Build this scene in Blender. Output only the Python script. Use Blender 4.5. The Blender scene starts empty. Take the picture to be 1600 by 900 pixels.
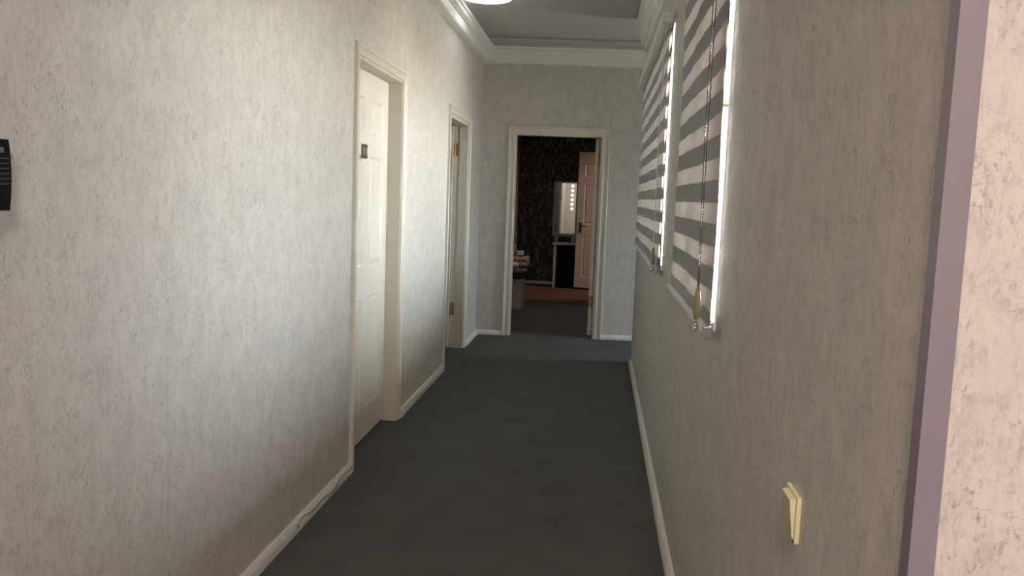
import bpy, bmesh, math, random
from mathutils import Vector, Matrix
random.seed(7)
sc = bpy.context.scene
COL = sc.collection
H = 1.4018            # camera height
XL, XR = -1.189, 0.337

# ------------------------------------------------------------ camera
F, PIT, YAW, ROL = 1302.24, -0.1098, -0.1002, 0.0371
cy, sy, cp, sp, cr, sr = math.cos(YAW), math.sin(YAW), math.cos(PIT), math.sin(PIT), math.cos(ROL), math.sin(ROL)
fw = Vector((sy*cp, cy*cp, sp)); rt0 = Vector((cy, -sy, 0)); up0 = rt0.cross(fw)
rt = rt0*cr + up0*sr; up = up0*cr - rt0*sr
cam_d = bpy.data.cameras.new('camera'); cam = bpy.data.objects.new('camera', cam_d); COL.objects.link(cam)
cam.matrix_world = Matrix(((rt.x, up.x, -fw.x, 0), (rt.y, up.y, -fw.y, 0), (rt.z, up.z, -fw.z, H), (0, 0, 0, 1)))
cam_d.sensor_width = 36; cam_d.lens = 36*F/1600; cam_d.clip_start = 0.02
sc.camera = cam

# ------------------------------------------------------------ view, world, large lights
vs = sc.view_settings
vs.view_transform = 'Standard'; vs.look = 'None'; vs.gamma = 1; vs.use_curve_mapping = False
vs.exposure = 0.95
W = bpy.data.worlds.new('daylight'); sc.world = W; W.use_nodes = True
wn = W.node_tree; wn.nodes.clear()
bg = wn.nodes.new('ShaderNodeBackground'); wo = wn.nodes.new('ShaderNodeOutputWorld')
bg.inputs[1].default_value = 170.0
wtc = wn.nodes.new('ShaderNodeTexCoord'); wsx = wn.nodes.new('ShaderNodeSeparateXYZ'); wr = wn.nodes.new('ShaderNodeValToRGB')
wmr = wn.nodes.new('ShaderNodeMapRange'); wmr.inputs['From Min'].default_value = -1; wmr.inputs['From Max'].default_value = 1
wr.color_ramp.elements[0].position = 0.46; wr.color_ramp.elements[0].color = (0.34, 0.29, 0.25, 1)     # ground and houses
wr.color_ramp.elements[1].position = 0.56; wr.color_ramp.elements[1].color = (0.62, 0.635, 0.68, 1)      # hazy horizon
e_ = wr.color_ramp.elements.new(0.80); e_.color = (0.84, 0.87, 1.0, 1)
wn.links.new(wtc.outputs['Generated'], wsx.inputs[0]); wn.links.new(wsx.outputs[2], wmr.inputs['Value'])
wn.links.new(wmr.outputs[0], wr.inputs[0]); wn.links.new(wr.outputs[0], bg.inputs[0])
wn.links.new(bg.outputs[0], wo.inputs[0])

def area(name, loc, direction, sx, sy_, power, color, portal=False, spread=None):
    d = bpy.data.lights.new(name, 'AREA'); d.shape = 'RECTANGLE'; d.size = sx; d.size_y = sy_
    d.energy = power; d.color = color
    if portal: d.cycles.is_portal = True
    if spread: d.spread = spread
    o = bpy.data.objects.new(name, d); COL.objects.link(o)
    o.location = loc; o.rotation_euler = Vector(direction).to_track_quat('-Z', 'Y').to_euler()
    return o
# daylight portals in the window openings (sample the sky, emit nothing themselves)
area('daylight_portal', (0.60, 2.90, 1.72), (-1, 0, 0), 1.45, 1.30, 1, (1, 1, 1), portal=True)
area('daylight_portal', (0.60, 5.55, 1.72), (-1, 0, 0), 3.0, 1.30, 1, (1, 1, 1), portal=True)
area('daylight_portal', (3.16, 7.75, 1.35), (-1, 0, 0), 0.60, 0.8, 1, (1, 1, 1), portal=True)

# ------------------------------------------------------------ materials
def nodes(name):
    m = bpy.data.materials.new(name); m.use_nodes = True
    nt = m.node_tree; b = nt.nodes['Principled BSDF']
    return m, nt, b
def N(nt, t, **kw):
    n = nt.nodes.new(t)
    for k, v in kw.items():
        if k.startswith('i_'): n.inputs[k[2:].replace('_', ' ')].default_value = v
        else: setattr(n, k, v)
    return n
def plain(name, col, rough=0.5, metal=0.0, bump=0.0, scale=60, var=0.0, spec=0.5, emit=None, es=0):
    m, nt, b = nodes(name)
    b.inputs['Base Color'].default_value = (*col, 1); b.inputs['Roughness'].default_value = rough
    b.inputs['Metallic'].default_value = metal; b.inputs['Specular IOR Level'].default_value = spec
    tc = N(nt, 'ShaderNodeTexCoord'); ns = N(nt, 'ShaderNodeTexNoise'); ns.inputs['Scale'].default_value = scale
    nt.links.new(tc.outputs['Object'], ns.inputs['Vector'])
    if var:
        cr_ = N(nt, 'ShaderNodeValToRGB')
        cr_.color_ramp.elements[0].position = 0.3; cr_.color_ramp.elements[1].position = 0.7
        cr_.color_ramp.elements[0].color = (*[c*(1-var) for c in col], 1)
        cr_.color_ramp.elements[1].color = (*[min(1, c*(1+var)) for c in col], 1)
        nt.links.new(ns.outputs['Fac'], cr_.inputs[0]); nt.links.new(cr_.outputs[0], b.inputs['Base Color'])
    if bump:
        bp = N(nt, 'ShaderNodeBump'); bp.inputs['Strength'].default_value = bump; bp.inputs['Distance'].default_value = 0.002
        nt.links.new(ns.outputs['Fac'], bp.inputs['Height']); nt.links.new(bp.outputs[0], b.inputs['Normal'])
    if emit:
        b.inputs['Emission Color'].default_value = (*emit, 1); b.inputs['Emission Strength'].default_value = es
    return m

def wallpaper(name, base, fleck, dark, amount=1.0):
    """textured vinyl paper: mottled base, vertical scratchy flecks, fine fibres, glitter specks"""
    m, nt, b = nodes(name); L = nt.links
    tc = N(nt, 'ShaderNodeTexCoord'); sx = N(nt, 'ShaderNodeSeparateXYZ'); L.new(tc.outputs['Object'], sx.inputs[0])
    ad = N(nt, 'ShaderNodeMath', operation='ADD'); L.new(sx.outputs[0], ad.inputs[0]); L.new(sx.outputs[1], ad.inputs[1])
    def vec(su, sz, off=0.0):
        a = N(nt, 'ShaderNodeMath', operation='MULTIPLY'); a.inputs[1].default_value = su; L.new(ad.outputs[0], a.inputs[0])
        c = N(nt, 'ShaderNodeMath', operation='MULTIPLY'); c.inputs[1].default_value = sz; L.new(sx.outputs[2], c.inputs[0])
        v = N(nt, 'ShaderNodeCombineXYZ'); L.new(a.outputs[0], v.inputs[0]); L.new(c.outputs[0], v.inputs[2]); v.inputs[1].default_value = off
        return v.outputs[0]
    def noise(v, detail=3, rough=0.6, dist=0.0):
        n = N(nt, 'ShaderNodeTexNoise'); n.inputs['Scale'].default_value = 1; n.inputs['Detail'].default_value = detail
        n.inputs['Roughness'].default_value = rough; n.inputs['Distortion'].default_value = dist; L.new(v, n.inputs['Vector']); return n.outputs['Fac']
    def ramp(f, p0, p1):
        r = N(nt, 'ShaderNodeMapRange'); r.inputs['From Min'].default_value = p0; r.inputs['From Max'].default_value = p1; L.new(f, r.inputs['Value']); return r.outputs[0]
    def mul(a, c):
        x = N(nt, 'ShaderNodeMath', operation='MULTIPLY'); L.new(a, x.inputs[0])
        if isinstance(c, float): x.inputs[1].default_value = c
        else: L.new(c, x.inputs[1])
        return x.outputs[0]
    def mix(f, a, c):
        x = N(nt, 'ShaderNodeMix', data_type='RGBA'); L.new(f, x.inputs['Factor'])
        for s, i in ((a, 6), (c, 7)):
            if isinstance(s, tuple): x.inputs[i].default_value = (*s, 1)
            else: L.new(s, x.inputs[i])
        return x.outputs[2]
    mot = ramp(noise(vec(11, 7, 3.1), 4, 0.65), 0.35, 0.68)
    c = mix(mot, tuple(x*1.05 for x in base), tuple(x*0.90 for x in base))
    blot = ramp(noise(vec(48, 30, 7.7), 6, 0.72, 0.15), 0.515, 0.615)
    c = mix(mul(blot, 0.55*amount), c, fleck)
    mask = ramp(noise(vec(17, 10, 12.0), 3, 0.6), 0.42, 0.58)
    streak = ramp(noise(vec(130, 70, 1.3), 5, 0.75, 0.15), 0.535, 0.615)
    c = mix(mul(mul(streak, mask), 0.50*amount), c, dark)
    core = ramp(noise(vec(90, 48, 21.3), 5, 0.8, 0.1), 0.60, 0.66)
    c = mix(mul(mul(core, mask), 0.80*amount), c, dark)
    streak2 = ramp(noise(vec(30, 140, 5.3), 3, 0.7, 0.1), 0.62, 0.70)
    c = mix(mul(mul(streak2, mask), 0.45*amount), c, dark)
    streak3 = ramp(noise(vec(150, 13, 9.3), 4, 0.75, 0.1), 0.56, 0.68)
    c = mix(mul(streak3, 0.60*amount), c, fleck)
    lite = ramp(noise(vec(120, 50, 15.3), 4, 0.7, 0.3), 0.58, 0.72)
    c = mix(mul(lite, 0.45), c, tuple(min(1, x*1.25) for x in base))
    su = N(nt, 'ShaderNodeMath', operation='SUBTRACT'); su.inputs[1].default_value = 5.25-0.53; L.new(ad.outputs[0], su.inputs[0])
    md = N(nt, 'ShaderNodeMath', operation='PINGPONG'); md.inputs[1].default_value = 0.53; L.new(su.outputs[0], md.inputs[0])
    seam = N(nt, 'ShaderNodeMath', operation='GREATER_THAN'); seam.inputs[1].default_value = 0.5288; L.new(md.outputs[0], seam.inputs[0])
    c = mix(mul(seam.outputs[0], 0.35), c, dark)
    fib = noise(vec(420, 150, 2.2), 2, 0.5)
    c = mix(mul(ramp(fib, 0.35, 0.7), 0.20), c, tuple(min(1, x*1.18) for x in base))
    L.new(c, b.inputs['Base Color'])
    # glitter specks
    vo = N(nt, 'ShaderNodeTexVoronoi'); vo.inputs['Scale'].default_value = 1; L.new(vec(70, 70, 0.3), vo.inputs['Vector'])
    sp1 = N(nt, 'ShaderNodeMath', operation='LESS_THAN'); sp1.inputs[1].default_value = 0.06; L.new(vo.outputs['Distance'], sp1.inputs[0])
    sc_ = N(nt, 'ShaderNodeSeparateColor'); L.new(vo.outputs['Color'], sc_.inputs[0])
    sp2 = N(nt, 'ShaderNodeMath', operation='GREATER_THAN'); sp2.inputs[1].default_value = 0.80; L.new(sc_.outputs[0], sp2.inputs[0])
    gl = mul(sp1.outputs[0], sp2.outputs[0])
    c2 = mix(gl, c, (0.86, 0.84, 0.80)); L.new(c2, b.inputs['Base Color'])
    rg = N(nt, 'ShaderNodeMapRange'); rg.inputs['To Min'].default_value = 0.62; rg.inputs['To Max'].default_value = 0.22
    L.new(gl, rg.inputs['Value']); L.new(rg.outputs[0], b.inputs['Roughness'])
    b.inputs['Specular IOR Level'].default_value = 0.35
    bp = N(nt, 'ShaderNodeBump'); bp.inputs['Strength'].default_value = 0.28; bp.inputs['Distance'].default_value = 0.0015
    hsum = N(nt, 'ShaderNodeMath', operation='SUBTRACT'); L.new(fib, hsum.inputs[0]); L.new(streak, hsum.inputs[1])
    L.new(hsum.outputs[0], bp.inputs['Height']); L.new(bp.outputs[0], b.inputs['Normal'])
    return m

M = {}
M['paper'] = wallpaper('grey_beige_wallpaper', (0.61, 0.588, 0.535), (0.445, 0.424, 0.382), (0.21, 0.20, 0.18))
M['trimpaint'] = plain('cream_gloss_paint', (0.67, 0.64, 0.54), 0.35, bump=0.05, scale=35, var=0.03)
M['door'] = plain('off_white_door_paint', (0.72, 0.685, 0.60), 0.38, bump=0.06, scale=90, var=0.03)
M['cornice'] = plain('cornice_plaster_paint', (0.80, 0.80, 0.74), 0.5, var=0.03, scale=20)
M['skirting'] = plain('white_skirting_plastic', (0.70, 0.69, 0.63), 0.35, var=0.06, scale=9)
M['ceil'] = plain('ceiling_paint', (0.60, 0.59, 0.57), 0.8, bump=0.1, scale=40, var=0.03)
M['upvc'] = plain('white_window_plastic', (0.80, 0.83, 0.84), 0.3)
M['alu'] = plain('satin_aluminium', (0.34, 0.35, 0.33), 0.35, 0.4)
M['brass'] = plain('brass', (0.50, 0.32, 0.13), 0.36, 0.85)
M['bronze'] = plain('bronze_handle', (0.20, 0.14, 0.08), 0.35, 0.8)
M['plaque'] = plain('dark_number_plate', (0.10, 0.085, 0.05), 0.35, 0.3)
M['gold'] = plain('gold_digit', (0.55, 0.50, 0.38), 0.35, 0.3)
M['blackp'] = plain('black_plastic', (0.004, 0.0045, 0.005), 0.6, spec=0.15)
M['slot'] = plain('grey_slot_rib', (0.035, 0.05, 0.05), 0.5)
M['greyb'] = plain('grey_button', (0.12, 0.12, 0.12), 0.35)
M['switch'] = plain('cream_switch_plastic', (0.72, 0.68, 0.42), 0.3)
M['switchpin'] = plain('dark_screw', (0.06, 0.05, 0.03), 0.4)
M['guard'] = plain('mauve_grey_corner_guard', (0.27, 0.25, 0.285), 0.38, 0.15, var=0.03, scale=8)
M['chain'] = plain('bead_chain', (0.16, 0.15, 0.13), 0.35, 0.5)
M['chain_sunlit'] = plain('sunlit_bead_chain', (0.75, 0.75, 0.74), 0.3)  # far blind's chain: sunlit sheen put into a paler colour
M['weight'] = plain('olive_plastic', (0.27, 0.26, 0.13), 0.3)
M['crystal'] = plain('silver_bead', (0.60, 0.60, 0.62), 0.08, 0.9)
M['cable'] = plain('dark_thin_cable', (0.05, 0.05, 0.045), 0.5)
M['bedwhite'] = plain('white_bed_board', (0.55, 0.50, 0.44), 0.5)
M['pinkcloth'] = plain('dusty_pink_blanket', (0.50, 0.32, 0.26), 0.95, bump=0.6, scale=40, var=0.2)
M['greycloth'] = plain('grey_blanket', (0.27, 0.25, 0.24), 0.95, bump=0.6, scale=40, var=0.25)
M['towel'] = plain('white_towel', (0.85, 0.85, 0.88), 0.95, bump=0.6, scale=120)
M['darkcloth'] = plain('dark_bed_throw', (0.02, 0.02, 0.018), 0.95, bump=0.5, scale=60, var=0.3)
M['vanity'] = plain('grey_painted_wood', (0.40, 0.41, 0.44), 0.4)
M['vblack'] = plain('black_board', (0.006, 0.006, 0.007), 0.85, spec=0.1)
M['mirror'] = plain('mirror_glass', (0.50, 0.54, 0.50), 0.02, 1.0)
M['bulb'] = plain('lit_bulb', (1, 1, 1), 0.3, emit=(1.0, 0.95, 0.85), es=2.2)
M['tan'] = plain('tan_straw', (0.42, 0.28, 0.13), 0.8, bump=0.4, scale=200)
M['dark'] = plain('unlit_room_paint', (0.35, 0.33, 0.30), 0.9)
M['lampglass'] = plain('lamp_diffuser', (0.9, 0.95, 1.0), 0.4, emit=(0.90, 0.95, 1.0), es=3.5)
M['warmglass'] = plain('warm_lamp_diffuser', (1, 0.9, 0.8), 0.4, emit=(1.0, 0.80, 0.66), es=6.0)

def carpet():
    m, nt, b = nodes('charcoal_carpet'); L = nt.links
    tc = N(nt, 'ShaderNodeTexCoord')
    n1 = N(nt, 'ShaderNodeTexNoise'); n1.inputs['Scale'].default_value = 260; n1.inputs['Detail'].default_value = 3; L.new(tc.outputs['Object'], n1.inputs['Vector'])
    n2 = N(nt, 'ShaderNodeTexNoise'); n2.inputs['Scale'].default_value = 5; n2.inputs['Detail'].default_value = 5; L.new(tc.outputs['Object'], n2.inputs['Vector'])
    r1 = N(nt, 'ShaderNodeValToRGB'); r1.color_ramp.elements[0].position = 0.33; r1.color_ramp.elements[1].position = 0.68
    r1.color_ramp.elements[0].color = (0.072, 0.073, 0.067, 1); r1.color_ramp.elements[1].color = (0.142, 0.142, 0.131, 1)
    L.new(n1.outputs['Fac'], r1.inputs[0])
    mp = N(nt, 'ShaderNodeMapRange'); mp.inputs['From Min'].default_value = 0.3; mp.inputs['From Max'].default_value = 0.7
    mp.inputs['To Min'].default_value = 0.90; mp.inputs['To Max'].default_value = 1.10; L.new(n2.outputs['Fac'], mp.inputs['Value'])
    mx = N(nt, 'ShaderNodeVectorMath', operation='SCALE'); L.new(r1.outputs[0], mx.inputs[0]); L.new(mp.outputs[0], mx.inputs['Scale'])
    L.new(mx.outputs[0], b.inputs['Base Color']); b.inputs['Roughness'].default_value = 0.95; b.inputs['Specular IOR Level'].default_value = 0.15
    bp = N(nt, 'ShaderNodeBump'); bp.inputs['Strength'].default_value = 0.7; bp.inputs['Distance'].default_value = 0.003
    L.new(n1.outputs['Fac'], bp.inputs['Height']); L.new(bp.outputs[0], b.inputs['Normal'])
    return m
M['carpet'] = carpet()

def damask(name, bgc, ink, thr=0.52):
    m, nt, b = nodes(name); L = nt.links
    tc = N(nt, 'ShaderNodeTexCoord'); mp = N(nt, 'ShaderNodeMapping'); mp.inputs['Scale'].default_value = (22, 22, 6.5); L.new(tc.outputs['Object'], mp.inputs[0])
    n = N(nt, 'ShaderNodeTexNoise'); n.inputs['Scale'].default_value = 1; n.inputs['Detail'].default_value = 3; n.inputs['Distortion'].default_value = 1.6
    L.new(mp.outputs[0], n.inputs['Vector'])
    r = N(nt, 'ShaderNodeValToRGB'); r.color_ramp.elements[0].position = thr-0.04; r.color_ramp.elements[1].position = thr+0.12
    r.color_ramp.elements[0].color = (*bgc, 1); r.color_ramp.elements[1].color = (*ink, 1)
    L.new(n.outputs['Fac'], r.inputs[0]); L.new(r.outputs[0], b.inputs['Base Color']); b.inputs['Roughness'].default_value = 0.6
    return m
M['damask'] = damask('black_feather_wallpaper', (0.014, 0.012, 0.013), (0.20, 0.18, 0.185))
M['damask_light'] = damask('pale_feather_wallpaper', (0.22, 0.205, 0.18), (0.03, 0.027, 0.024), 0.58)

def fabric(name, col, trans, clear, weave=900):
    # clear = open weave seen square on; the threads close the gaps at grazing angles
    m = bpy.data.materials.new(name); m.use_nodes = True; nt = m.node_tree; nt.nodes.clear(); L = nt.links
    out = N(nt, 'ShaderNodeOutputMaterial'); d = N(nt, 'ShaderNodeBsdfDiffuse'); t = N(nt, 'ShaderNodeBsdfTranslucent'); tr = N(nt, 'ShaderNodeBsdfTransparent')
    tc = N(nt, 'ShaderNodeTexCoord'); mp = N(nt, 'ShaderNodeMapping'); mp.inputs['Scale'].default_value = (30, 30, 500); L.new(tc.outputs['Object'], mp.inputs[0])
    n = N(nt, 'ShaderNodeTexNoise'); n.inputs['Scale'].default_value = 1; L.new(mp.outputs[0], n.inputs['Vector'])
    cr_ = N(nt, 'ShaderNodeValToRGB'); cr_.color_ramp.elements[0].position = 0.35; cr_.color_ramp.elements[1].position = 0.65
    cr_.color_ramp.elements[0].color = (*[c*0.86 for c in col], 1); cr_.color_ramp.elements[1].color = (*col, 1); L.new(n.outputs['Fac'], cr_.inputs[0])
    L.new(cr_.outputs[0], d.inputs[0]); L.new(cr_.outputs[0], t.inputs[0])
    m1 = N(nt, 'ShaderNodeMixShader'); m1.inputs[0].default_value = trans; L.new(d.outputs[0], m1.inputs[1]); L.new(t.outputs[0], m1.inputs[2])
    m2 = N(nt, 'ShaderNodeMixShader'); lw = N(nt, 'ShaderNodeLayerWeight'); lw.inputs['Blend'].default_value = 0.5
    iv = N(nt, 'ShaderNodeMapRange'); iv.inputs['To Min'].default_value = clear; iv.inputs['To Max'].default_value = 0.0
    iv.interpolation_type = 'SMOOTHSTEP'; L.new(lw.outputs['Facing'], iv.inputs['Value']); L.new(iv.outputs[0], m2.inputs[0]); L.new(m1.outputs[0], m2.inputs[1]); L.new(tr.outputs[0], m2.inputs[2])
    L.new(m2.outputs[0], out.inputs[0]); return m
M['sheer'] = fabric('sheer_band_fabric', (0.82, 0.77, 0.72), 0.012, 0.64)
M['opaque'] = fabric('grey_band_fabric', (0.47, 0.48, 0.49), 0.003, 0.0)

def glass():
    m = bpy.data.materials.new('window_glass'); m.use_nodes = True; nt = m.node_tree; nt.nodes.clear(); L = nt.links
    out = N(nt, 'ShaderNodeOutputMaterial'); g = N(nt, 'ShaderNodeBsdfGlossy'); g.inputs['Roughness'].default_value = 0.02
    t = N(nt, 'ShaderNodeBsdfTransparent'); t.inputs[0].default_value = (0.93, 0.96, 0.95, 1)
    x = N(nt, 'ShaderNodeMixShader'); x.inputs[0].default_value = 0.06; L.new(t.outputs[0], x.inputs[1]); L.new(g.outputs[0], x.inputs[2]); L.new(x.outputs[0], out.inputs[0]); return m
M['glass'] = glass()
M['glass_dimming'] = M['glass'].copy(); M['glass_dimming'].name = 'dimming_window_glass'  # tint added to cut daylight from the unseen passage window
for n_ in M['glass_dimming'].node_tree.nodes:
    if n_.type == 'BSDF_TRANSPARENT': n_.inputs[0].default_value = (0.42, 0.44, 0.45, 1)
M['rug'] = plain('rust_brown_rug', (0.095, 0.048, 0.031), 0.95, bump=0.6, scale=200, var=0.25)

# ------------------------------------------------------------ mesh helpers
def link(name, bm, mat, parent=None, smooth=False):
    bmesh.ops.recalc_face_normals(bm, faces=bm.faces[:])
    me = bpy.data.meshes.new(name); bm.to_mesh(me); bm.free()
    if mat: me.materials.append(mat if not isinstance(mat, str) else M[mat])
    if smooth:
        for p in me.polygons: p.use_smooth = True
    o = bpy.data.objects.new(name, me); COL.objects.link(o)
    if parent: o.parent = parent; o.matrix_parent_inverse = parent.matrix_basis.inverted()
    return o
def tag(o, label=None, cat=None, group=None, kind=None):
    if label: o['label'] = label
    if cat: o['category'] = cat
    if group: o['group'] = group
    if kind: o['kind'] = kind
    return o
def empty(name, loc, label, cat, group=None, kind=None):
    o = bpy.data.objects.new(name, None); COL.objects.link(o); o.location = loc; o.empty_display_size = 0.1
    return tag(o, label, cat, group, kind)
def box(bm, a, b, bev=0.0, mtx=None):
    vs_ = [bm.verts.new((x, y, z)) for x in (a[0], b[0]) for y in (a[1], b[1]) for z in (a[2], b[2])]
    fs = [bm.faces.new([vs_[i] for i in q]) for q in ((0, 1, 3, 2), (4, 6, 7, 5), (0, 4, 5, 1), (2, 3, 7, 6), (0, 2, 6, 4), (1, 5, 7, 3))]
    if bev:
        es = list({e for f in fs for e in f.edges})
        r = bmesh.ops.bevel(bm, geom=es, offset=bev, segments=2, affect='EDGES', profile=0.6)
        vs_ = list({v for v in bm.verts if v.is_valid and v.tag is False and v in set(r['verts'])} | {v for v in vs_ if v.is_valid})
    if mtx:
        bmesh.ops.transform(bm, matrix=mtx, verts=vs_)
    return vs_
def boxobj(name, a, b, mat, parent=None, bev=0.0, mtx=None):
    bm = bmesh.new(); box(bm, a, b, bev)
    if mtx: bmesh.ops.transform(bm, matrix=mtx, verts=bm.verts[:])
    return link(name, bm, mat, parent)
def tube(bm, pts, r, seg=8, cap=True):
    pts = [Vector(p) for p in pts]; rings = []
    for i, p in enumerate(pts):
        t = (pts[min(i+1, len(pts)-1)]-pts[max(i-1, 0)]).normalized()
        a = Vector((0, 0, 1)) if abs(t.z) < 0.9 else Vector((1, 0, 0))
        u = t.cross(a).normalized(); v = t.cross(u)
        rr = r[i] if isinstance(r, (list, tuple)) else r
        rings.append([bm.verts.new(p+(u*math.cos(k*2*math.pi/seg)+v*math.sin(k*2*math.pi/seg))*rr) for k in range(seg)])
    for a, b in zip(rings, rings[1:]):
        for k in range(seg): bm.faces.new((a[k], a[(k+1) % seg], b[(k+1) % seg], b[k]))
    if cap: bm.faces.new(rings[0][::-1]); bm.faces.new(rings[-1])
def lathe(bm, prof, origin, axis='Z', seg=20):
    o = Vector(origin); rings = []
    for r, h in prof:
        ring = []
        for k in range(seg):
            a = k*2*math.pi/seg; c, s = r*math.cos(a), r*math.sin(a)
            ring.append(bm.verts.new(o+{'Z': Vector((c, s, h)), 'X': Vector((h, c, s)), 'Y': Vector((c, h, s))}[axis]))
        rings.append(ring)
    for a, b in zip(rings, rings[1:]):
        for k in range(seg): bm.faces.new((a[k], a[(k+1) % seg], b[(k+1) % seg], b[k]))
    bm.faces.new(rings[0][::-1]); bm.faces.new(rings[-1])
def sweep(prof, path, n_of, closed_prof=True):
    """prof [(s, n)] = offset sideways (in-plane, to the left of travel about n) and along n.
       path = 3D points, n_of = constant normal. returns one bmesh per segment, mitred."""
    path = [Vector(p) for p in path]; n = Vector(n_of).normalized(); out = []
    segs = [(path[i+1]-path[i]).normalized() for i in range(len(path)-1)]
    sides = [n.cross(t).normalized() for t in segs]
    def ring(i):
        if i == 0: s = sides[0]; k = 1
        elif i == len(path)-1: s = sides[-1]; k = 1
        else:
            s = (sides[i-1]+sides[i]).normalized(); k = 1/max(0.2, s.dot(sides[i]))
        return [path[i]+s*(a*k)+n*b for a, b in prof]
    R_ = [ring(i) for i in range(len(path))]
    for i in range(len(path)-1):
        bm = bmesh.new(); A = [bm.verts.new(p) for p in R_[i]]; B = [bm.verts.new(p) for p in R_[i+1]]; m = len(prof)
        for k in range(m): bm.faces.new((A[k], A[(k+1) % m], B[(k+1) % m], B[k]))
        bm.faces.new(A[::-1]); bm.faces.new(B); out.append(bm)
    return out
def merge(bms):
    bm = bmesh.new()
    for b in bms:
        me = bpy.data.meshes.new('t'); b.to_mesh(me); b.free(); bm.from_mesh(me); bpy.data.meshes.remove(me)
    return bm
def wall(name, us, zs, holes, P, mat, label, t=0.12, kind='structure'):
    """slab wall: P(u, z, d) -> point (d = depth into the wall); us/zs extents; holes [(u0,u1,z0,z1)]"""
    U = sorted({*us, *[h[0] for h in holes], *[h[1] for h in holes]}); Z = sorted({*zs, *[h[2] for h in holes], *[h[3] for h in holes]})
    bm = bmesh.new(); V = {}
    def v(i, j, d):
        k = (i, j, d)
        if k not in V: V[k] = bm.verts.new(P(U[i], Z[j], t*d))
        return V[k]
    def solid(i, j):
        if i < 0 or j < 0 or i >= len(U)-1 or j >= len(Z)-1: return False
        cu, cz = (U[i]+U[i+1])/2, (Z[j]+Z[j+1])/2
        return not any(h[0] < cu < h[1] and h[2] < cz < h[3] for h in holes)
    for i in range(len(U)-1):
        for j in range(len(Z)-1):
            if not solid(i, j): continue
            for d in (0, 1): bm.faces.new((v(i, j, d), v(i+1, j, d), v(i+1, j+1, d), v(i, j+1, d)))
            for (di, dj, a, b) in ((-1, 0, (0, 0), (0, 1)), (1, 0, (1, 0), (1, 1)), (0, -1, (0, 0), (1, 0)), (0, 1, (0, 1), (1, 1))):
                if not solid(i+di, j+dj):
                    bm.faces.new((v(i+a[0], j+a[1], 0), v(i+b[0], j+b[1], 0), v(i+b[0], j+b[1], 1), v(i+a[0], j+a[1], 1)))
    o = link(name, bm, mat); return tag(o, label, 'wall', kind=kind)

# ------------------------------------------------------------ structure
ZC = 2.93
D0, ANG = 8.3493, 0.0618
EU = Vector((math.cos(ANG), math.sin(ANG), 0)); EN = Vector((math.sin(ANG), -math.cos(ANG), 0)); EO = Vector((0, D0, 0))
def EP(u, z, d): return EO+EU*u-EN*d+Vector((0, 0, z))
EM = Matrix(((EU.x, -EN.x, 0, EO.x), (EU.y, -EN.y, 0, EO.y), (0, 0, 1, 0), (0, 0, 0, 1)))   # local (u, depth, z)

tag(boxobj('floor', (-3.2, -2.5, -0.1), (3.4, 13.62, 0), 'carpet'), 'charcoal grey low pile carpet running down the corridor into the far room', 'floor', kind='structure')
tag(boxobj('ceiling', (XL-0.15, -2.5, ZC), (3.4, 8.75, ZC+0.1), 'ceil'), 'plain grey white painted ceiling above the corridor', 'ceiling', kind='structure')

D1 = (4.012, 4.925, 0, 2.05); D2 = (6.515, 7.465, 0, 2.03)
wall('wall_left', (-2.4, 8.2735), (0, ZC+0.05), [D1, D2], lambda u, z, d: Vector((XL-d, u, z)), 'paper', 'long pale wallpapered corridor wall on the left with two doorways', t=0.14)
W1 = (2.335, 3.50, 1.07, 2.30); W2 = (4.315, 6.86, 1.07, 2.30)
wall('wall_right', (0.8752, 7.25), (0, ZC+0.05), [W1, W2], lambda u, z, d: Vector((XR+d, u, z)), 'paper', 'shaded olive wallpapered corridor wall on the right with two windows', t=0.22)
E_IN = (-0.852, 0.0, 0, 2.018)
wall('wall_end', (-1.40, 3.1), (0, ZC+0.05), [E_IN], EP, 'paper', 'wallpapered wall at the far end of the corridor around the open doorway', t=0.14)
wall('wall_near_right', (XR, 2.6), (0, ZC+0.05), [], lambda u, z, d: Vector((u, 0.865+d, z)), 'paper', 'pinkish wallpapered wall face at the right edge beside the corner guard', t=0.01)
wall('wall_passage_front', (XR+0.22, 3.1), (0, ZC+0.05), [], lambda u, z, d: Vector((u, 7.25-d, z)), 'paper', 'wall along the near side of the side passage, hidden from the camera', t=0.12)
wall('wall_passage_end', (7.1, 8.7), (0, ZC+0.05), [(7.45, 8.05, 0.95, 1.75)], lambda u, z, d: Vector((3.0+d, u, z)), 'paper', 'wall closing the side passage with its daylight window', t=0.12)
wall('wall_hall_right', (-2.4, 0.99), (0, ZC+0.05), [], lambda u, z, d: Vector((2.6+d, u, z)), 'paper', 'right wall of the hall behind the camera', t=0.12)
wall('wall_hall_back', (XL-0.15, 2.72), (0, ZC+0.05), [], lambda u, z, d: Vector((u, -2.4-d, z)), 'paper', 'back wall of the hall behind the camera', t=0.12)

# cornice: profile (s away from the wall, z relative to ceiling)
def cornice(name, path, mat, label, prof):
    bms = sweep([(a, b) for a, b in prof], path, (0, 0, 1))
    return [tag(link(name, b, mat), l, 'cornice', kind='structure') for b, l in zip(bms, label)]
PROF = [(-0.004, 2.682-ZC), (0.045, 2.690-ZC), (0.052, 2.700-ZC), (0.055, 2.765-ZC), (0.066, 2.772-ZC), (0.068, 2.778-ZC), (0.080, 2.788-ZC), (0.088, 2.802-ZC),
        (0.086, 2.816-ZC), (0.100, 2.824-ZC), (0.106, 2.836-ZC), (0.098, 2.846-ZC), (0.050, 2.852-ZC), (0.030, 2.885-ZC), (0.028, ZC-0.001-ZC), (-0.004, ZC-0.001-ZC)]
def z(p): return (p[0], p[1], ZC)
cl = sweep([(-a, b) for a, b in PROF], [z((XL, -2.4)), z((XL, 8.2755)), z(EP(3.0, 0, 0))], (0, 0, 1))
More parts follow.
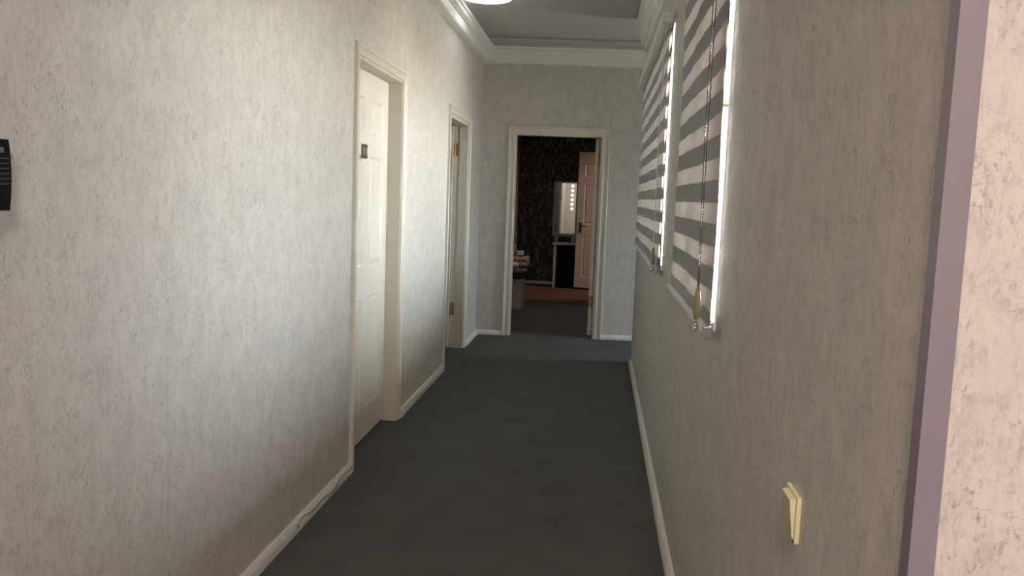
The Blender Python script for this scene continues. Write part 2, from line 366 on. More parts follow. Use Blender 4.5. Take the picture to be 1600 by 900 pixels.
tag(link('trim_1', cl[0], 'cornice'), 'stepped white cornice along the top of the left wall', 'cornice', kind='structure')
tag(link('trim_2', cl[1], 'cornice'), 'stepped white cornice across the far end wall', 'cornice', kind='structure')
PROF2 = [(-0.004, 2.640-ZC), (0.020, 2.645-ZC), (0.024, 2.690-ZC)] + PROF[1:]
cl = sweep([(-a, b) for a, b in PROF2], [z((3.0, 7.25)), z((XR, 7.25)), z((XR, 0.865)), z((2.6, 0.865))], (0, 0, 1))
for b_, n_, l_ in zip(cl, (5, 3, 4), ('white cornice along the side passage', 'stepped white cornice above the windows on the right wall', 'white cornice above the pinkish wall on the right')):
    tag(link('trim_%d' % n_, b_, 'cornice'), l_, 'cornice', kind='structure')

# skirting boards
SK = [(0, 0), (0.026, 0), (0.026, 0.012), (0.022, 0.030), (0.012, 0.044), (0, 0.048)]
def skirt(name, a, b, mirror, label, mat='skirting', prof=SK):
    s = -1 if mirror else 1
    bm = sweep([(s*p, q) for p, q in prof], [a, b], (0, 0, 1))[0]
    return tag(link(name, bm, mat), label, 'baseboard', kind='structure')
skirt('baseboard_left', (XL, -2.4, 0), (XL, 3.02, 0), True, 'cream skirting strip along the left wall nearest the camera')
skirt('baseboard_left', (XL, 3.024, 0), (XL, 3.955, 0), True, 'cream skirting strip on the left wall just before the closed door', prof=[(p*1.04, q*0.97) for p, q in SK])
skirt('baseboard_left', (XL, 4.985, 0), (XL, 6.445, 0), True, 'cream skirting strip on the left wall between the two doors')
skirt('baseboard_left', (XL, 7.535, 0), (XL, 8.27, 0), True, 'short skirting strip on the left wall beyond the second door')
for a, b, l in ((-1.185, -0.93, 'short skirting strip left of the end doorway'), (0.072, 2.95, 'bright white skirting strip right of the end doorway')):
    skirt('baseboard_end', EP(a, 0, 0), EP(b, 0, 0), True, l)
skirt('baseboard_right', (XR, 0.87, 0), (XR, 5.30, 0), False, 'cream skirting strip along the right wall nearest the camera')
skirt('baseboard_right', (XR, 5.305, 0), (XR, 7.14, 0), False, 'cream skirting strip along the far part of the right wall', prof=[(p*0.92, q*0.95) for p, q in SK])
skirt('baseboard_near_right', (XR+0.01, 0.865, 0), (2.6, 0.865, 0), True, 'skirting strip under the pinkish wall')

# corner guard
bm = bmesh.new(); t_ = 0.0025
pts = [(XR-t_, 0.865-t_), (XR+0.0235, 0.865-t_), (XR+0.0235, 0.865), (XR, 0.865), (XR, 0.8865), (XR-t_, 0.8865)]
A = [bm.verts.new((x, y, 0.0)) for x, y in pts]; B = [bm.verts.new((x, y, 2.64)) for x, y in pts]
for k in range(6): bm.faces.new((A[k], A[(k+1) % 6], B[(k+1) % 6], B[k]))
bm.faces.new(A[::-1]); bm.faces.new(B)
tag(link('trim_6', bm, 'guard'), 'mauve grey corner guard strip on the near right wall corner', 'trim', kind='structure')

# ------------------------------------------------------------ doors
CAS = [(0, 0), (0, 0.010), (0.004, 0.014), (0.018, 0.014), (0.022, 0.010), (0.040, 0.012), (0.048, 0.018), (0.060, 0.021), (0.064, 0.018), (0.064, 0)]
def casing(parent, P, u0, u1, ztop, w, n, name='door_casing', flip=False):
    k = w/0.064
    path = [P(u0, 0, 0), P(u0, ztop, 0), P(u1, ztop, 0), P(u1, 0, 0)]
    s = -1 if flip else 1
    bm = merge(sweep([(s*a*k, b) for a, b in CAS], path, n))
    return link(name, bm, 'trimpaint', parent)
def jamb(parent, P, u0, u1, ztop, d0, d1, name='door_jamb', th=0.02, stop=None, mat='trimpaint', inside=0.0):
    """lining boards inside the opening, from depth d0 to d1"""
    bm = bmesh.new()
    def b(ua, ub, za, zb, da, db):
        c = [P(u, zz, d) for u in (ua, ub) for d in (da, db) for zz in (za, zb)]
        V = [bm.verts.new(p) for p in c]
        for q in ((0, 1, 3, 2), (4, 6, 7, 5), (0, 4, 5, 1), (2, 3, 7, 6), (0, 2, 6, 4), (1, 5, 7, 3)): bm.faces.new([V[i] for i in q])
    b(u0-0.001, u0+th, 0, ztop, d0, d1); b(u1-th, u1+0.001, 0, ztop, d0, d1); b(u0+th, u1-th, ztop-th, ztop+0.001, d0, d1)
    if stop:
        s0, s1, st = stop
        b(u0+th, u0+th+st, 0, ztop-th, s0, s1); b(u1-th-st, u1-th, 0, ztop-th, s0, s1); b(u0+th+st, u1-th-st, ztop-th-st, ztop-th, s0, s1)
    return link(name, bm, mat, parent)
def leaf(parent, w, h, th, mtx, mat='door', name='door_leaf', both=False):
    """six-panel leaf in local coords: x 0..w, y 0 (front face) .. th, z 0..h; front looks to -y"""
    cols = [(0.115*w/0.87, 0.375*w/0.87), (w-0.375*w/0.87, w-0.115*w/0.87)]
    rows = [(0.17, 0.80), (0.98, 1.575), (1.70, 1.885)]
    U = sorted({0, w, *[c for p in cols for c in p]}); Z = sorted({0, h, *[c for p in rows for c in p]})
    bm = bmesh.new(); V = {}
    def v(x, zz, y=0):
        k = (round(x, 4), round(zz, 4), y)
        if k not in V: V[k] = bm.verts.new((x, y, zz))
        return V[k]
    for i in range(len(U)-1):
        for j in range(len(Z)-1):
            cx, cz = (U[i]+U[i+1])/2, (Z[j]+Z[j+1])/2
            inp = any(a < cx < b for a, b in cols) and any(a < cz < b for a, b in rows)
            for y in (0, th):
                if inp: 
                    e = 0.010; y2 = 0.009 if y == 0 else th-0.009
                    o4 = [v(U[i], Z[j], y), v(U[i+1], Z[j], y), v(U[i+1], Z[j+1], y), v(U[i], Z[j+1], y)]
                    i4 = [v(U[i]+e, Z[j]+e, y2), v(U[i+1]-e, Z[j]+e, y2), v(U[i+1]-e, Z[j+1]-e, y2), v(U[i]+e, Z[j+1]-e, y2)]
                    for q in range(4): bm.faces.new((o4[q], o4[(q+1) % 4], i4[(q+1) % 4], i4[q]))
                    bm.faces.new(i4)
                else: bm.faces.new((v(U[i], Z[j], y), v(U[i+1], Z[j], y), v(U[i+1], Z[j+1], y), v(U[i], Z[j+1], y)))
    for i in range(len(U)-1):
        for zz in (0, h): bm.faces.new((v(U[i], zz, 0), v(U[i+1], zz, 0), v(U[i+1], zz, th), v(U[i], zz, th)))
    for j in range(len(Z)-1):
        for x in (0, w): bm.faces.new((v(x, Z[j], 0), v(x, Z[j+1], 0), v(x, Z[j+1], th), v(x, Z[j], th)))
    bmesh.ops.transform(bm, matrix=mtx, verts=bm.verts[:])
    lf = link(name, bm, mat, parent)
    for a, b in cols:
        for c, d in rows:
            pb = bmesh.new(); g = 0.026
            # raised field: bevelled pad standing in the recess
            o4 = [pb.verts.new(p) for p in ((a+g-0.012, 0.0089, c+g-0.012), (b-g+0.012, 0.0089, c+g-0.012), (b-g+0.012, 0.0089, d-g+0.012), (a+g-0.012, 0.0089, d-g+0.012))]
            i4 = [pb.verts.new(p) for p in ((a+g+0.004, 0.0025, c+g+0.004), (b-g-0.004, 0.0025, c+g+0.004), (b-g-0.004, 0.0025, d-g-0.004), (a+g+0.004, 0.0025, d-g-0.004))]
            for q in range(4): pb.faces.new((o4[q], o4[(q+1) % 4], i4[(q+1) % 4], i4[q]))
            pb.faces.new(i4); pb.faces.new(o4[::-1])
            bmesh.ops.transform(pb, matrix=mtx, verts=pb.verts[:])
            link('panel', pb, mat, lf)
    return lf
def LP(u, z_, d): return Vector((XL-d, u, z_))

# door 1, closed, left wall
d1 = empty('door_1', (XL, 4.47, 0), 'closed cream panelled door on the left with a small number plate', 'door', kind='structure')
casing(d1, LP, 4.012, 4.925, 2.05, 0.058, (1, 0, 0))
jamb(d1, LP, 4.012, 4.925, 2.05, -0.004, 0.125, th=0.012)
# local leaf: x -> +Y?  front (-y local) must face +X world: local x -> +Y, local y -> -X
m1 = Matrix(((0, -1, 0, -1.266), (1, 0, 0, 4.026), (0, 0, 1, 0.012), (0, 0, 0, 1)))
lf1 = leaf(d1, 0.885, 2.022, 0.04, m1)
pl = boxobj('number_plate', (-1.266, 4.357, 1.573), (-1.260, 4.457, 1.647), 'plaque', d1, bev=0.0015)
for yy in (4.377, 4.422):       # the figures 1 1
    bm = bmesh.new(); box(bm, (-1.2605, yy+0.003, 1.592), (-1.2585, yy+0.016, 1.632)); box(bm, (-1.2605, yy-0.003, 1.622), (-1.2585, yy+0.004, 1.628))
    link('digit', bm, 'gold', pl)
for zz, yy in ((0.90, 4.262), (0.80, 4.262)):
    bm = bmesh.new(); lathe(bm, [(0.001, -0.001), (0.0055 if zz > 0.85 else 0.003, -0.001), (0.0055 if zz > 0.85 else 0.003, 0.0015), (0.001, 0.002)], (-1.266, yy, zz), 'X', 10)
    link('keyhole', bm, 'plaque', d1)

# door 2, open inwards, left wall
d2 = empty('door_2', (XL, 7.0, 0), 'second doorway on the left wall with brass hinges, leaf swung inward', 'door', kind='structure')
casing(d2, LP, 6.515, 7.465, 2.03, 0.062, (1, 0, 0))
jamb(d2, LP, 6.515, 7.465, 2.03, -0.003, 0.135, th=0.016, stop=(0.0, 0.075, 0.012))
m2 = Matrix(((-1, 0, 0, -1.318), (0, 1, 0, 7.395), (0, 0, 1, 0.012), (0, 0, 0, 1)))
leaf(d2, 0.86, 1.99, 0.04, m2)
def hinge(parent, M_, hh=0.10):
    """knuckle along z at local origin, plate to local +x"""
    bm = bmesh.new(); lathe(bm, [(0.004, -hh/2-0.006), (0.0085, -hh/2), (0.0085, -hh/6), (0.0075, -hh/6), (0.0085, -hh/6+0.001), (0.0085, hh/6), (0.0075, hh/6), (0.0085, hh/6+0.001), (0.0085, hh/2), (0.004, hh/2+0.006)], (0, 0, 0), 'Z', 12)
    box(bm, (0, -0.0015, -hh/2), (0.035, 0.0015, hh/2)); box(bm, (-0.0015, 0, -hh/2), (0.0015, 0.03, hh/2))
    bmesh.ops.transform(bm, matrix=M_, verts=bm.verts[:]); return link('hinge', bm, 'brass', parent)
for zz in (1.795, 0.36):
    hinge(d2, Matrix.Translation((-1.308, 7.443, zz)), 0.11)

# door 3: end doorway with leaf swung fully into the room
d3 = empty('door_3', EP(-0.426, 0, 0), 'open doorway in the end wall framed by a moulded cream casing', 'door', kind='structure')
casing(d3, EP, -0.852, 0.0, 2.018, 0.074, EN)
jamb(d3, EP, -0.852, 0.0, 2.018, -0.004, 0.138, th=0.012)
casing(d3, lambda u, z_, d: EP(u, z_, 0.14), -0.852, 0.0, 2.018, 0.07, -EN, flip=True, name='rear_casing')
m3 = EM @ Matrix.Translation((-0.018, 0.150, 0.010)) @ Matrix.Rotation(-0.085, 4, 'Z') @ Matrix(((0, -1, 0, 0), (1, 0, 0, 0), (0, 0, 1, 0), (0, 0, 0, 1)))
leaf(d3, 0.82, 1.99, 0.038, m3)
for zz in (1.80, 0.36):
    hinge(d3, EM @ Matrix.Translation((-0.020, 0.142, zz)) @ Matrix.Rotation(math.pi, 4, 'Z'), 0.115)

# ------------------------------------------------------------ dark room behind door 2
tag(boxobj('wall_side_room', (-3.1, 5.9, 0), (-3.0, 8.2, 2.6), 'dark'), 'far wall of the unlit side room behind the second door', 'wall', kind='structure')
tag(boxobj('wall_side_room', (-3.0, 5.8, 0), (XL-0.14, 5.9, 2.6), 'dark'), 'near wall of the unlit side room behind the second door', 'wall', kind='structure')
tag(boxobj('wall_side_room', (-3.0, 8.1, 0), (XL-0.14, 8.2, 2.6), 'dark'), 'end wall of the unlit side room behind the second door', 'wall', kind='structure')
tag(boxobj('wall_side_room', (-1.60, 3.80, 0), (-1.50, 5.20, 2.3), 'dark'), 'wall of the closed room behind the first door', 'wall', kind='structure')
tag(boxobj('wall_side_room', (-1.50, 3.80, 0), (XL-0.14, 3.90, 2.3), 'dark'), 'near side wall of the closed room behind the first door', 'wall', kind='structure')
tag(boxobj('wall_side_room', (-1.50, 5.10, 0), (XL-0.14, 5.20, 2.3), 'dark'), 'far side wall of the closed room behind the first door', 'wall', kind='structure')
tag(boxobj('ceiling', (-1.60, 3.80, 2.3), (XL-0.14, 5.20, 2.4), 'dark'), 'ceiling of the closed room behind the first door', 'ceiling', kind='structure')
tag(boxobj('ceiling', (-3.1, 5.8, 2.6), (XL-0.14, 8.2, 2.7), 'dark'), 'ceiling of the unlit side room behind the second door', 'ceiling', kind='structure')

# ------------------------------------------------------------ windows and blinds
def window(n, w, label):
    y0, y1, z0, z1 = w; wi = empty('window_%d' % n, (XR, (y0+y1)/2, z0), label, 'window', kind='structure')
    pr = XR-0.004
    bm = bmesh.new()     # thin white lining of the opening
    for q in (((pr, y0-0.004, z0-0.012), (XR+0.1, y0+0.008, z1+0.01)), ((pr, y1-0.008, z0-0.012), (XR+0.1, y1+0.004, z1+0.01)), ((pr+0.001, y0+0.008, z1-0.010), (XR+0.1, y1-0.008, z1+0.009))): box(bm, *q)
    link('window_frame', bm, 'upvc', wi)
    boxobj('window_sill', (pr-0.004, y0-0.002, z0-0.020), (XR+0.10, y1+0.002, z0+0.004), 'upvc', wi, bev=0.002)
    bm = bmesh.new(); x0, x1 = XR+0.06, XR+0.12
    box(bm, (x0, y0, z0), (x1, y0+0.06, z1)); box(bm, (x0, y1-0.06, z0), (x1, y1, z1)); box(bm, (x0+.001, y0+.06, z0), (x1, y1-.06, z0+0.06)); box(bm, (x0+.001, y0+.06, z1-0.06), (x1, y1-.06, z1))
    nm = 1 if y1-y0 < 2 else 2
    for k in range(1, nm+1):
        ym = y0+(y1-y0)*k/(nm+1); box(bm, (x0+0.002, ym-0.035, z0+.06), (x1, ym+0.035, z1-.06))
    link('sash', bm, 'upvc', wi)
    ys = [y0+0.06]+[y0+(y1-y0)*k/(nm+1) for k in range(1, nm+1)]+[y1-0.06]
    for a, b in zip(ys, ys[1:]): boxobj('pane', (XR+0.085, a+(0.035 if a != ys[0] else 0), z0+0.06), (XR+0.091, b-(0.035 if b != ys[-1] else 0), z1-0.06), 'glass', wi)
    return wi
window(1, W1, 'nearer window on the right wall, white frame lit bluish white')
window(2, W2, 'farther window on the right wall with bright white frame edge')
# passage window
wi = empty('window_3', (3.0, 7.75, 0.95), 'window at the end of the side passage, out of view', 'window', kind='structure')
bm = bmesh.new()
for a, b in (((3.02, 7.45, 0.95), (3.08, 7.50, 1.75)), ((3.02, 8.00, 0.95), (3.08, 8.05, 1.75)), ((3.021, 7.50, 0.95), (3.08, 8.00, 1.0)), ((3.021, 7.50, 1.70), (3.08, 8.00, 1.75))): box(bm, a, b)
link('sash', bm, 'upvc', wi); boxobj('pane', (3.045, 7.50, 1.0), (3.051, 8.00, 1.70), 'glass_dimming', wi)

def strip(bm, x, y0, y1, z0, z1, seedv, amp=0.0022, n=26, dip=0.0):
    """thin fabric band with a slight ripple"""
    rows = []
    for zz in (z0, (z0+z1)/2, z1):
        rr = []
        for k in range(n+1):
            y = y0+(y1-y0)*k/n
            w = amp*math.sin(y*9.0+zz*5+seedv)+amp*0.6*math.sin(y*23+zz*9)
            rr.append((x+w, y, zz+dip*math.sin((y-y0)*7+seedv)*0.6))
        rows.append(rr)
    for off in (0, 0.0008):
        V = [[bm.verts.new((p[0]+off, p[1], p[2])) for p in r] for r in rows]
        for a, b in zip(V, V[1:]):
            for k in range(n): bm.faces.new((a[k], a[k+1], b[k+1], b[k]))
        if off == 0: F0 = V
    V1 = V
    for e in (0, -1):
        for k in range(n): bm.faces.new((F0[e][k], F0[e][k+1], V1[e][k+1], V1[e][k]))
def beads(bm, pts, step=0.006, r=0.0023):
    pts = [Vector(p) for p in pts]; acc = 0
    for a, b in zip(pts, pts[1:]):
        n = max(1, int((b-a).length/step))
        for k in range(n):
            p = a+(b-a)*(k/n)
            bmesh.ops.create_icosphere(bm, subdivisions=1, radius=r, matrix=Matrix.Translation(p))
    tube(bm, pts, r*0.35, 4)
def blind(y0, y1, zbot, ztop, phase, label, chain_y, chain_mat, xf=0.308, zch=1.165, dip=0.0):
    bl = empty('roller_blind', (xf, (y0+y1)/2, zbot), label, 'blind', 'striped day and night blinds on the right wall')
    # cassette, bottom rail
    boxobj('headrail', (xf-0.045, y0-0.015, ztop), (xf+0.012, y1+0.01, ztop+0.055), 'cornice', bl, bev=0.008)
    per, light = 0.1185, 0.0570
    zt = phase+per*20
    while zt > zbot+0.01:
        # sheer band zt-light..zt, opaque below
        for kind_, a, b in (('sheer', zt-light, zt), ('opaque', zt-per, zt-light)):
            a_, b_ = max(a, zbot+0.012), min(b, ztop+0.004)
            if b_-a_ < 0.006: continue
            bm = bmesh.new(); strip(bm, xf, y0, y1, a_, b_, 0.3, dip=dip); link('%s_band' % kind_, bm, kind_, bl)
            bm = bmesh.new(); strip(bm, xf+0.012, y0+(0.085 if y0 < 3 else -0.03), y1, a_+0.002, b_+0.002, 1.3, amp=0.001); link('rear_%s_band' % kind_, bm, kind_, bl)
        zt -= per
    bm = bmesh.new(); lathe(bm, [(0.004, 0), (0.012, 0.0), (0.0135, 0.003), (0.0135, y1-y0-0.003), (0.012, y1-y0), (0.004, y1-y0)], (xf-0.004, y0, zbot), 'Y', 14)
    br = link('bottom_rail', bm, 'upvc', bl)
    bm = bmesh.new(); box(bm, (xf-0.018, y0-0.016, zbot-0.014), (xf+0.008, y0+0.004, zbot+0.020), 0.004); link('end_cap', bm, 'alu', br)
    xc = xf-0.022
    ya, yb = chain_y; ym = (ya+yb)/2
    bm = bmesh.new(); beads(bm, [(xc, yb, ztop+0.02), (xc-0.001, yb-0.003, 1.6), (xc, ym+0.012, zch)], r=0.0024); beads(bm, [(xc-0.004, ya, ztop+0.02), (xc-0.006, ya+0.003, 1.6), (xc, ym-0.012, zch)], r=0.0024)
    tag(link('bead_chain', bm, chain_mat, bl), kind='stuff')
    bm = bmesh.new(); lathe(bm, [(0.003, 0.0), (0.010, -0.010), (0.014, -0.035), (0.017, -0.055), (0.015, -0.076), (0.009, -0.092), (0.002, -0.094)], (xc, ym, zch+0.004), 'Z', 16)
    for v_ in bm.verts: v_.co.x = xc+(v_.co.x-xc)*0.7
    link('chain_weight', bm, 'weight', bl, smooth=True)
    bm = bmesh.new(); zz = zch-0.098
    for dx, dy, dz, r_ in ((0, 0, -0.004, 0.008), (-0.004, 0.012, -0.012, 0.007), (-0.002, -0.012, -0.012, 0.007), (-0.004, 0.0, -0.018, 0.006), (-0.003, 0.020, -0.004, 0.005)):
        bmesh.ops.create_icosphere(bm, subdivisions=1, radius=r_, matrix=Matrix.Translation((xc+dx, ym+dy, zz+dz)))
    link('crystal_charm', bm, 'crystal', bl)
    return bl
blind(2.255, 3.47, 1.056, 2.32, 1.404, 'nearer grey and sheer striped roller blind on the right wall', (2.31, 2.415), 'chain')
blind(4.30, 6.86, 1.050, 2.28, 1.411, 'farther grey and sheer striped roller blind, beyond the wall strip', (4.28, 4.37), 'chain_sunlit', dip=0.004)
bm = bmesh.new(); lathe(bm, [(0.002, 0), (0.007, 0.0), (0.007, -0.006), (0.004, -0.012), (0.002, -0.013)], (XR-0.004, 2.345, 1.667), 'X', 12)
tag(link('chain_clip', bm, 'switch'), 'tiny round cream clip on the near edge of the nearer window frame', 'clip')

# ------------------------------------------------------------ light switch
sw = empty('light_switch', (XR, 1.336, 0.912), 'cream plastic light switch low on the near right wall', 'switch')
bm = bmesh.new(); box(bm, (XR-0.008, 1.298, 0.874), (XR, 1.374, 0.950), 0.003); link('switch_plate', bm, 'switch', sw)
bm = bmesh.new()   # wedge-shaped rocker, top pressed out
V = [bm.verts.new(p) for p in ((XR-0.008, 1.308, 0.880), (XR-0.008, 1.364, 0.880), (XR-0.008, 1.364, 0.944), (XR-0.008, 1.308, 0.944),
                               (XR-0.010, 1.308, 0.882), (XR-0.010, 1.364, 0.882), (XR-0.017, 1.364, 0.942), (XR-0.017, 1.308, 0.942))]
for q in ((0, 1, 2, 3), (4, 5, 6, 7), (0, 1, 5, 4), (1, 2, 6, 5), (2, 3, 7, 6), (3, 0, 4, 7)): bm.faces.new([V[i] for i in q])
link('rocker', bm, 'switch', sw)
boxobj('screw_cover', (XR-0.0085, 1.301, 0.8755), (XR-0.0078, 1.306, 0.880), 'switchpin', sw)

# ------------------------------------------------------------ intercom at left edge
ph = empty('door_phone', (XL, 1.47, 1.335), 'black wall mounted door phone at the left edge of the picture', 'intercom')
def barrel(name, x0, x1, y0, y1, z0, z1, bulge, mat, parent, round_=0.006, n=10):
    bm = bmesh.new(); rings = []
    for i in range(n+1):
        t = i/n; zz = z0+(z1-z0)*t; e = bulge*math.sin(math.pi*(0.15+0.75*(1-t)))
        ya, yb = y0-e, y1+e
        ring = [(x0, ya, zz), (x0, yb, zz), (x1-round_, yb, zz), (x1, yb-round_*1.2, zz), (x1+0.003, (ya+yb)/2, zz), (x1, ya+round_*1.2, zz), (x1-round_, ya, zz)]
        rings.append([bm.verts.new(p) for p in ring])
    for a, b in zip(rings, rings[1:]):
        for k in range(7): bm.faces.new((a[k], a[(k+1) % 7], b[(k+1) % 7], b[k]))
    bm.faces.new(rings[0][::-1]); bm.faces.new(rings[-1]); return link(name, bm, mat, parent)
barrel('body', XL, XL+0.036, 1.405, 1.541, 1.337, 1.475, 0.010, 'blackp', ph)
barrel('handset', XL+0.034, XL+0.052, 1.400, 1.470, 1.325, 1.485, 0.004, 'blackp', ph)
for k in range(6):
    zz = 1.388+k*0.0098
    bm = bmesh.new(); tube(bm, [(XL+0.0375, 1.478, zz), (XL+0.0385, 1.505, zz+0.0005), (XL+0.0372, 1.530, zz+0.0015), (XL+0.033, 1.5455, zz+0.003)], 0.0016, 6)
    link('speaker_rib', bm, 'slot', ph)
boxobj('call_button', (XL+0.036, 1.505, 1.449), (XL+0.041, 1.519, 1.459), 'greyb', ph, bev=0.002)

# ------------------------------------------------------------ cable on the skirting
bm = bmesh.new(); pts = []
for k in range(30):
    t = k/29; y = 3.20+t*0.75
    a = 0.5+0.5*math.sin(t*13.0+0.6)*math.cos(t*5)
    pts.append((XL+0.029-0.009*a, y, 0.012+0.026*a))
pts = [(XL+0.022, 3.17, 0.034), (XL+0.028, 3.185, 0.02)] + pts
tube(bm, pts, 0.0016, 6)
tag(link('thin_cable', bm, 'cable'), 'thin dark cable straggling along the left skirting before the closed door', 'cable')

# ------------------------------------------------------------ ceiling lamps
lp = empty('ceiling_lamp', (-0.93, 6.535, ZC), 'round cool white flush lamp on the corridor ceiling just above the picture', 'lamp')
bm = bmesh.new(); lathe(bm, [(0.02, 0), (0.10, 0), (0.10, -0.008), (0.02, -0.008)], (-0.93, 6.535, ZC), 'Z', 32); link('lamp_base', bm, 'upvc', lp)
bm = bmesh.new(); lathe(bm, [(0.02, -0.008), (0.185, -0.008), (0.195, -0.016), (0.185, -0.030), (0.12, -0.040), (0.005, -0.043)], (-0.93, 6.535, ZC), 'Z', 36); link('diffuser', bm, 'lampglass', lp, smooth=True)
lp = empty('ceiling_lamp', (0.15, -1.05, ZC), 'warm round flush lamp on the hall ceiling behind the camera', 'lamp')
bm = bmesh.new(); lathe(bm, [(0.02, 0), (0.22, 0), (0.22, -0.012), (0.20, -0.016), (0.02, -0.016)], (0.15, -1.05, ZC), 'Z', 32); link('lamp_base', bm, 'upvc', lp)
bm = bmesh.new(); lathe(bm, [(0.19, -0.014), (0.195, -0.03), (0.16, -0.05), (0.10, -0.062), (0.005, -0.066)], (0.15, -1.05, ZC), 'Z', 32); link('diffuser', bm, 'warmglass', lp, smooth=True)
area('warm_lamp_light', (0.15, -1.05, ZC-0.08), (0, 0, -1), 0.35, 0.35, 50, (1.0, 0.79, 0.74))

# ------------------------------------------------------------ the room beyond
BL, BR, BY, BC = -1.30, 0.50, 13.50, 2.70
def bw(name, a, b, mat, label): return tag(boxobj(name, a, b, mat), label, 'wall', kind='structure')
bw('wall_bedroom_back', (BL-0.1, BY, 0), (2.1, BY+0.1, BC), 'damask', 'black feather patterned wallpaper on the far bedroom wall')
bw('wall_bedroom_left', (BL-0.1, 8.30, 0), (BL, BY+0.02, BC), 'damask_light', 'pale patterned wallpaper on the left bedroom wall')
wall('wall_bedroom_right', (8.44, BY), (0, BC), [(11.72, 12.60, 0, 2.08)], lambda u, z_, d: Vector((BR+d, u, z_)), 'damask', 'right bedroom wall with the doorway behind the far door leaf', t=0.12)
tag(boxobj('ceiling', (BL-0.1, 8.35, BC), (BR+1.6, BY+0.1, BC+0.1), 'ceil'), 'ceiling of the dim bedroom', 'ceiling', kind='structure')
tag(boxobj('wall_bath_back', (1.9, 11.2, 0), (2.0, 13.52, BC), 'ceil'), 'wall of the lit side room beyond the bedroom', 'wall', kind='structure')
tag(boxobj('wall_bath_side', (BR+0.12, 11.2, 0), (2.0, 11.3, BC), 'ceil'), 'near wall of the lit side room beyond the bedroom', 'wall', kind='structure')
skirt('baseboard_back', (BL, BY, 0), (BR, BY, 0), True, 'pale skirting strip under the black wallpaper')
area('side_room_lamp_light', (1.45, 12.0, 2.2), (-1.0, 0.12, -0.75), 0.5, 0.5, 15, (1.0, 0.60, 0.46))

d4 = empty('door_4', (0.46, 12.62, 0), 'pinkish lit panelled door leaf standing open deep inside the far room', 'door', kind='structure')
a4 = math.atan2(12.86-12.62, -0.335-0.46)
# local x runs from the free edge (left) to the hinge (right); front faces the camera
ux = Vector((0.46+0.335, 12.62-12.86, 0)).normalized(); uy = Vector((-ux.y, ux.x, 0))
m4 = Matrix(((ux.x, uy.x, 0, -0.335), (ux.y, uy.y, 0, 12.86), (0, 0, 1, 0.035), (0, 0, 0, 1)))
leaf(d4, 0.83, 2.07, 0.04, m4)
bm = bmesh.new(); box(bm, (0.045, -0.008, 0.845), (0.085, 0.0, 1.005), 0.003)
tube(bm, [(0.065, -0.004, 0.955), (0.065, -0.045, 0.955), (0.075, -0.055, 0.955), (0.115, -0.055, 0.957), (0.175, -0.050, 0.950)], [0.010, 0.010, 0.011, 0.009, 0.007], 8)
bmesh.ops.transform(bm, matrix=m4, verts=bm.verts[:]); link('door_handle', bm, 'bronze', d4)

# vanity table with mirror
vt = empty('vanity_table', (-0.40, 13.2, 0), 'grey framed dressing table with a black body before the black wallpaper', 'dressing table')
boxobj('tabletop', (-0.70, 12.95, 0.675), (0.10, 13.46, 0.703), 'vanity', vt, bev=0.004)
for x, y in ((-0.675, 12.965), (0.045, 12.965), (-0.675, 13.42), (0.045, 13.42)):
    boxobj('leg', (x, y, 0), (x+0.035, y+0.035, 0.676), 'vanity', vt, bev=0.003)
boxobj('black_body', (-0.62, 13.02, 0.03), (0.04, 13.44, 0.674), 'vblack', vt)
boxobj('drawer_front', (-0.62, 13.0, 0.50), (0.04, 13.018, 0.668), 'vblack', vt, bev=0.003)
mr = empty('lighted_mirror', (-0.40, 13.42, 0.71), 'tall silver framed mirror with lit round bulbs on the dressing table', 'mirror')
bm = bmesh.new()
for a, b in (((-0.735, 13.385, 0.79), (-0.705, 13.43, 1.665)), ((-0.375, 13.385, 0.79), (-0.345, 13.43, 1.665)), ((-0.705, 13.386, 1.64), (-0.375, 13.43, 1.665)), ((-0.705, 13.386, 0.79), (-0.375, 13.43, 0.835))): box(bm, a, b, 0.003)
link('mirror_frame', bm, 'vanity', mr)
boxobj('mirror_glass', (-0.705, 13.402, 0.835), (-0.375, 13.41, 1.64), 'mirror', mr)
boxobj('mirror_back', (-0.705, 13.412, 0.835), (-0.375, 13.428, 1.64), 'vblack', mr)
for x in (-0.69, -0.42): boxobj('foot', (x, 13.38, 0.703), (x+0.06, 13.44, 0.792), 'vanity', mr, bev=0.003)
for k in range(6):
    bm = bmesh.new(); zz = 1.595-0.072*k
    lathe(bm, [(0.004, 0.0), (0.012, -0.001), (0.020, -0.012), (0.021, -0.022), (0.014, -0.034), (0.003, -0.038)], (-0.435, 13.402, zz), 'Y', 14)
    link('bulb', bm, 'bulb', mr, smooth=True)

# chest and what lies on it
def soft(name, a, b, mat, seed=1, amp=0.006, ex=0.35):
    """rounded, slightly rumpled slab filling the box a..b exactly, flat where it rests"""
    bm = bmesh.new(); bmesh.ops.create_cube(bm, size=2.0)
    bmesh.ops.subdivide_edges(bm, edges=bm.edges[:], cuts=9, use_grid_fill=True)
    rnd = random.Random(seed); f_ = [rnd.uniform(0, 6) for _ in range(6)]
    c = [(p+q)/2 for p, q in zip(a, b)]; h = [(q-p)/2 for p, q in zip(a, b)]
    for v_ in bm.verts:
        p = v_.co.copy(); n4 = (abs(p.x)**5+abs(p.y)**5+abs(p.z)**5)**0.2; q = p/n4
        w = amp*(math.sin(p.x*5+f_[0])*math.cos(p.y*4+f_[1])+0.7*math.sin(p.x*9+p.y*6+f_[2])+0.5*math.sin(p.y*13+p.z*5+f_[3]))
        r = [c[i]+q[i]*h[i] for i in range(3)]
        r = [r[0]+w*q[0]-amp*q[0], r[1]+w*q[1]-amp*q[1], r[2]+(w*1.2-amp*1.4)*max(0, q[2])]
        v_.co = Vector([min(max(r[i], a[i]), b[i]) for i in range(3)])
    return link(name, bm, mat, None, smooth=True)
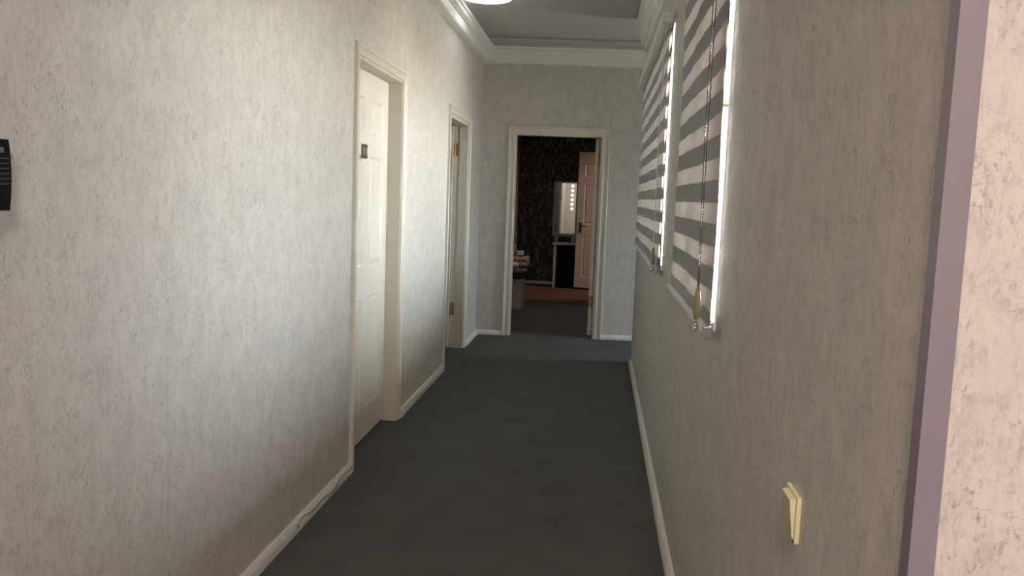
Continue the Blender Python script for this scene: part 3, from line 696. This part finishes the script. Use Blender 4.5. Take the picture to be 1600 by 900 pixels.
chest = empty('storage_chest', (-1.13, 10.55, 0), 'low pale board chest at the left of the far room, piled with bedding', 'chest')
boxobj('chest_body', (-1.295, 10.262, 0.0), (-0.908, 10.62, 0.350), 'bedwhite', chest, bev=0.004)
boxobj('chest_lid', (-1.297, 10.250, 0.352), (-0.902, 10.63, 0.376), 'bedwhite', chest, bev=0.004)
tag(soft('dark_throw', (-1.29, 10.235, 0.377), (-0.885, 10.62, 0.448), 'darkcloth', 3), 'black throw lying folded on the pale chest', 'throw')
tag(soft('grey_blanket', (-1.29, 10.25, 0.449), (-0.872, 10.63, 0.512), 'greycloth', 5, 0.008), 'rumpled grey blanket between the black throw and the pink blanket', 'blanket')
tag(soft('white_towel', (-1.22, 10.26, 0.513), (-0.970, 10.40, 0.585), 'towel', 12, 0.004), 'folded white towel lying in front of the pink blanket', 'towel')
tag(soft('pink_blanket', (-1.28, 10.41, 0.513), (-0.845, 10.64, 0.660), 'pinkcloth', 9, 0.016), 'crumpled dusty pink blanket heaped on the grey one', 'blanket')
tag(boxobj('tissue_box', (-1.005, 10.50, 0.661), (-0.925, 10.58, 0.715), 'towel', bev=0.004), 'small white box standing on top of the pink blanket', 'box')
for k in range(2):
    tag(soft('pillow', (-1.28, 10.43, 0.661+k*0.146), (-1.015, 10.62, 0.806+k*0.146), 'pinkcloth' if k == 0 else 'greycloth', 20+k, 0.006),
        ('dull pink cushion directly on the pink blanket, beside the white box', 'grey cushion on top of the stack in the far room')[k], 'cushion')
tag(boxobj('rug', (-1.25, 11.05, 0.0), (0.44, 12.88, 0.010), 'rug', bev=0.003), 'dark rust brown rug on the floor deep in the far room', 'rug')
lp = empty('ceiling_lamp', (-0.30, 9.90, 2.70), 'small flush fixture added on the bedroom ceiling for fill light, out of view', 'lamp')  # unseen fixture, added to go with the bedroom fill light
bm = bmesh.new(); lathe(bm, [(0.02, 0), (0.12, 0), (0.12, -0.012), (0.02, -0.012)], (-0.30, 9.90, 2.70), 'Z', 24); link('lamp_base', bm, 'upvc', lp)
bm = bmesh.new(); lathe(bm, [(0.10, -0.012), (0.105, -0.025), (0.08, -0.04), (0.005, -0.048)], (-0.30, 9.90, 2.70), 'Z', 24); link('diffuser', bm, 'warmglass', lp, smooth=True)
area('bedroom_fill_light', (-0.30, 9.90, 2.63), (0, 0, -1), 0.2, 0.2, 3.5, (1.0, 0.86, 0.76))  # added fill, lifts the dark bedroom
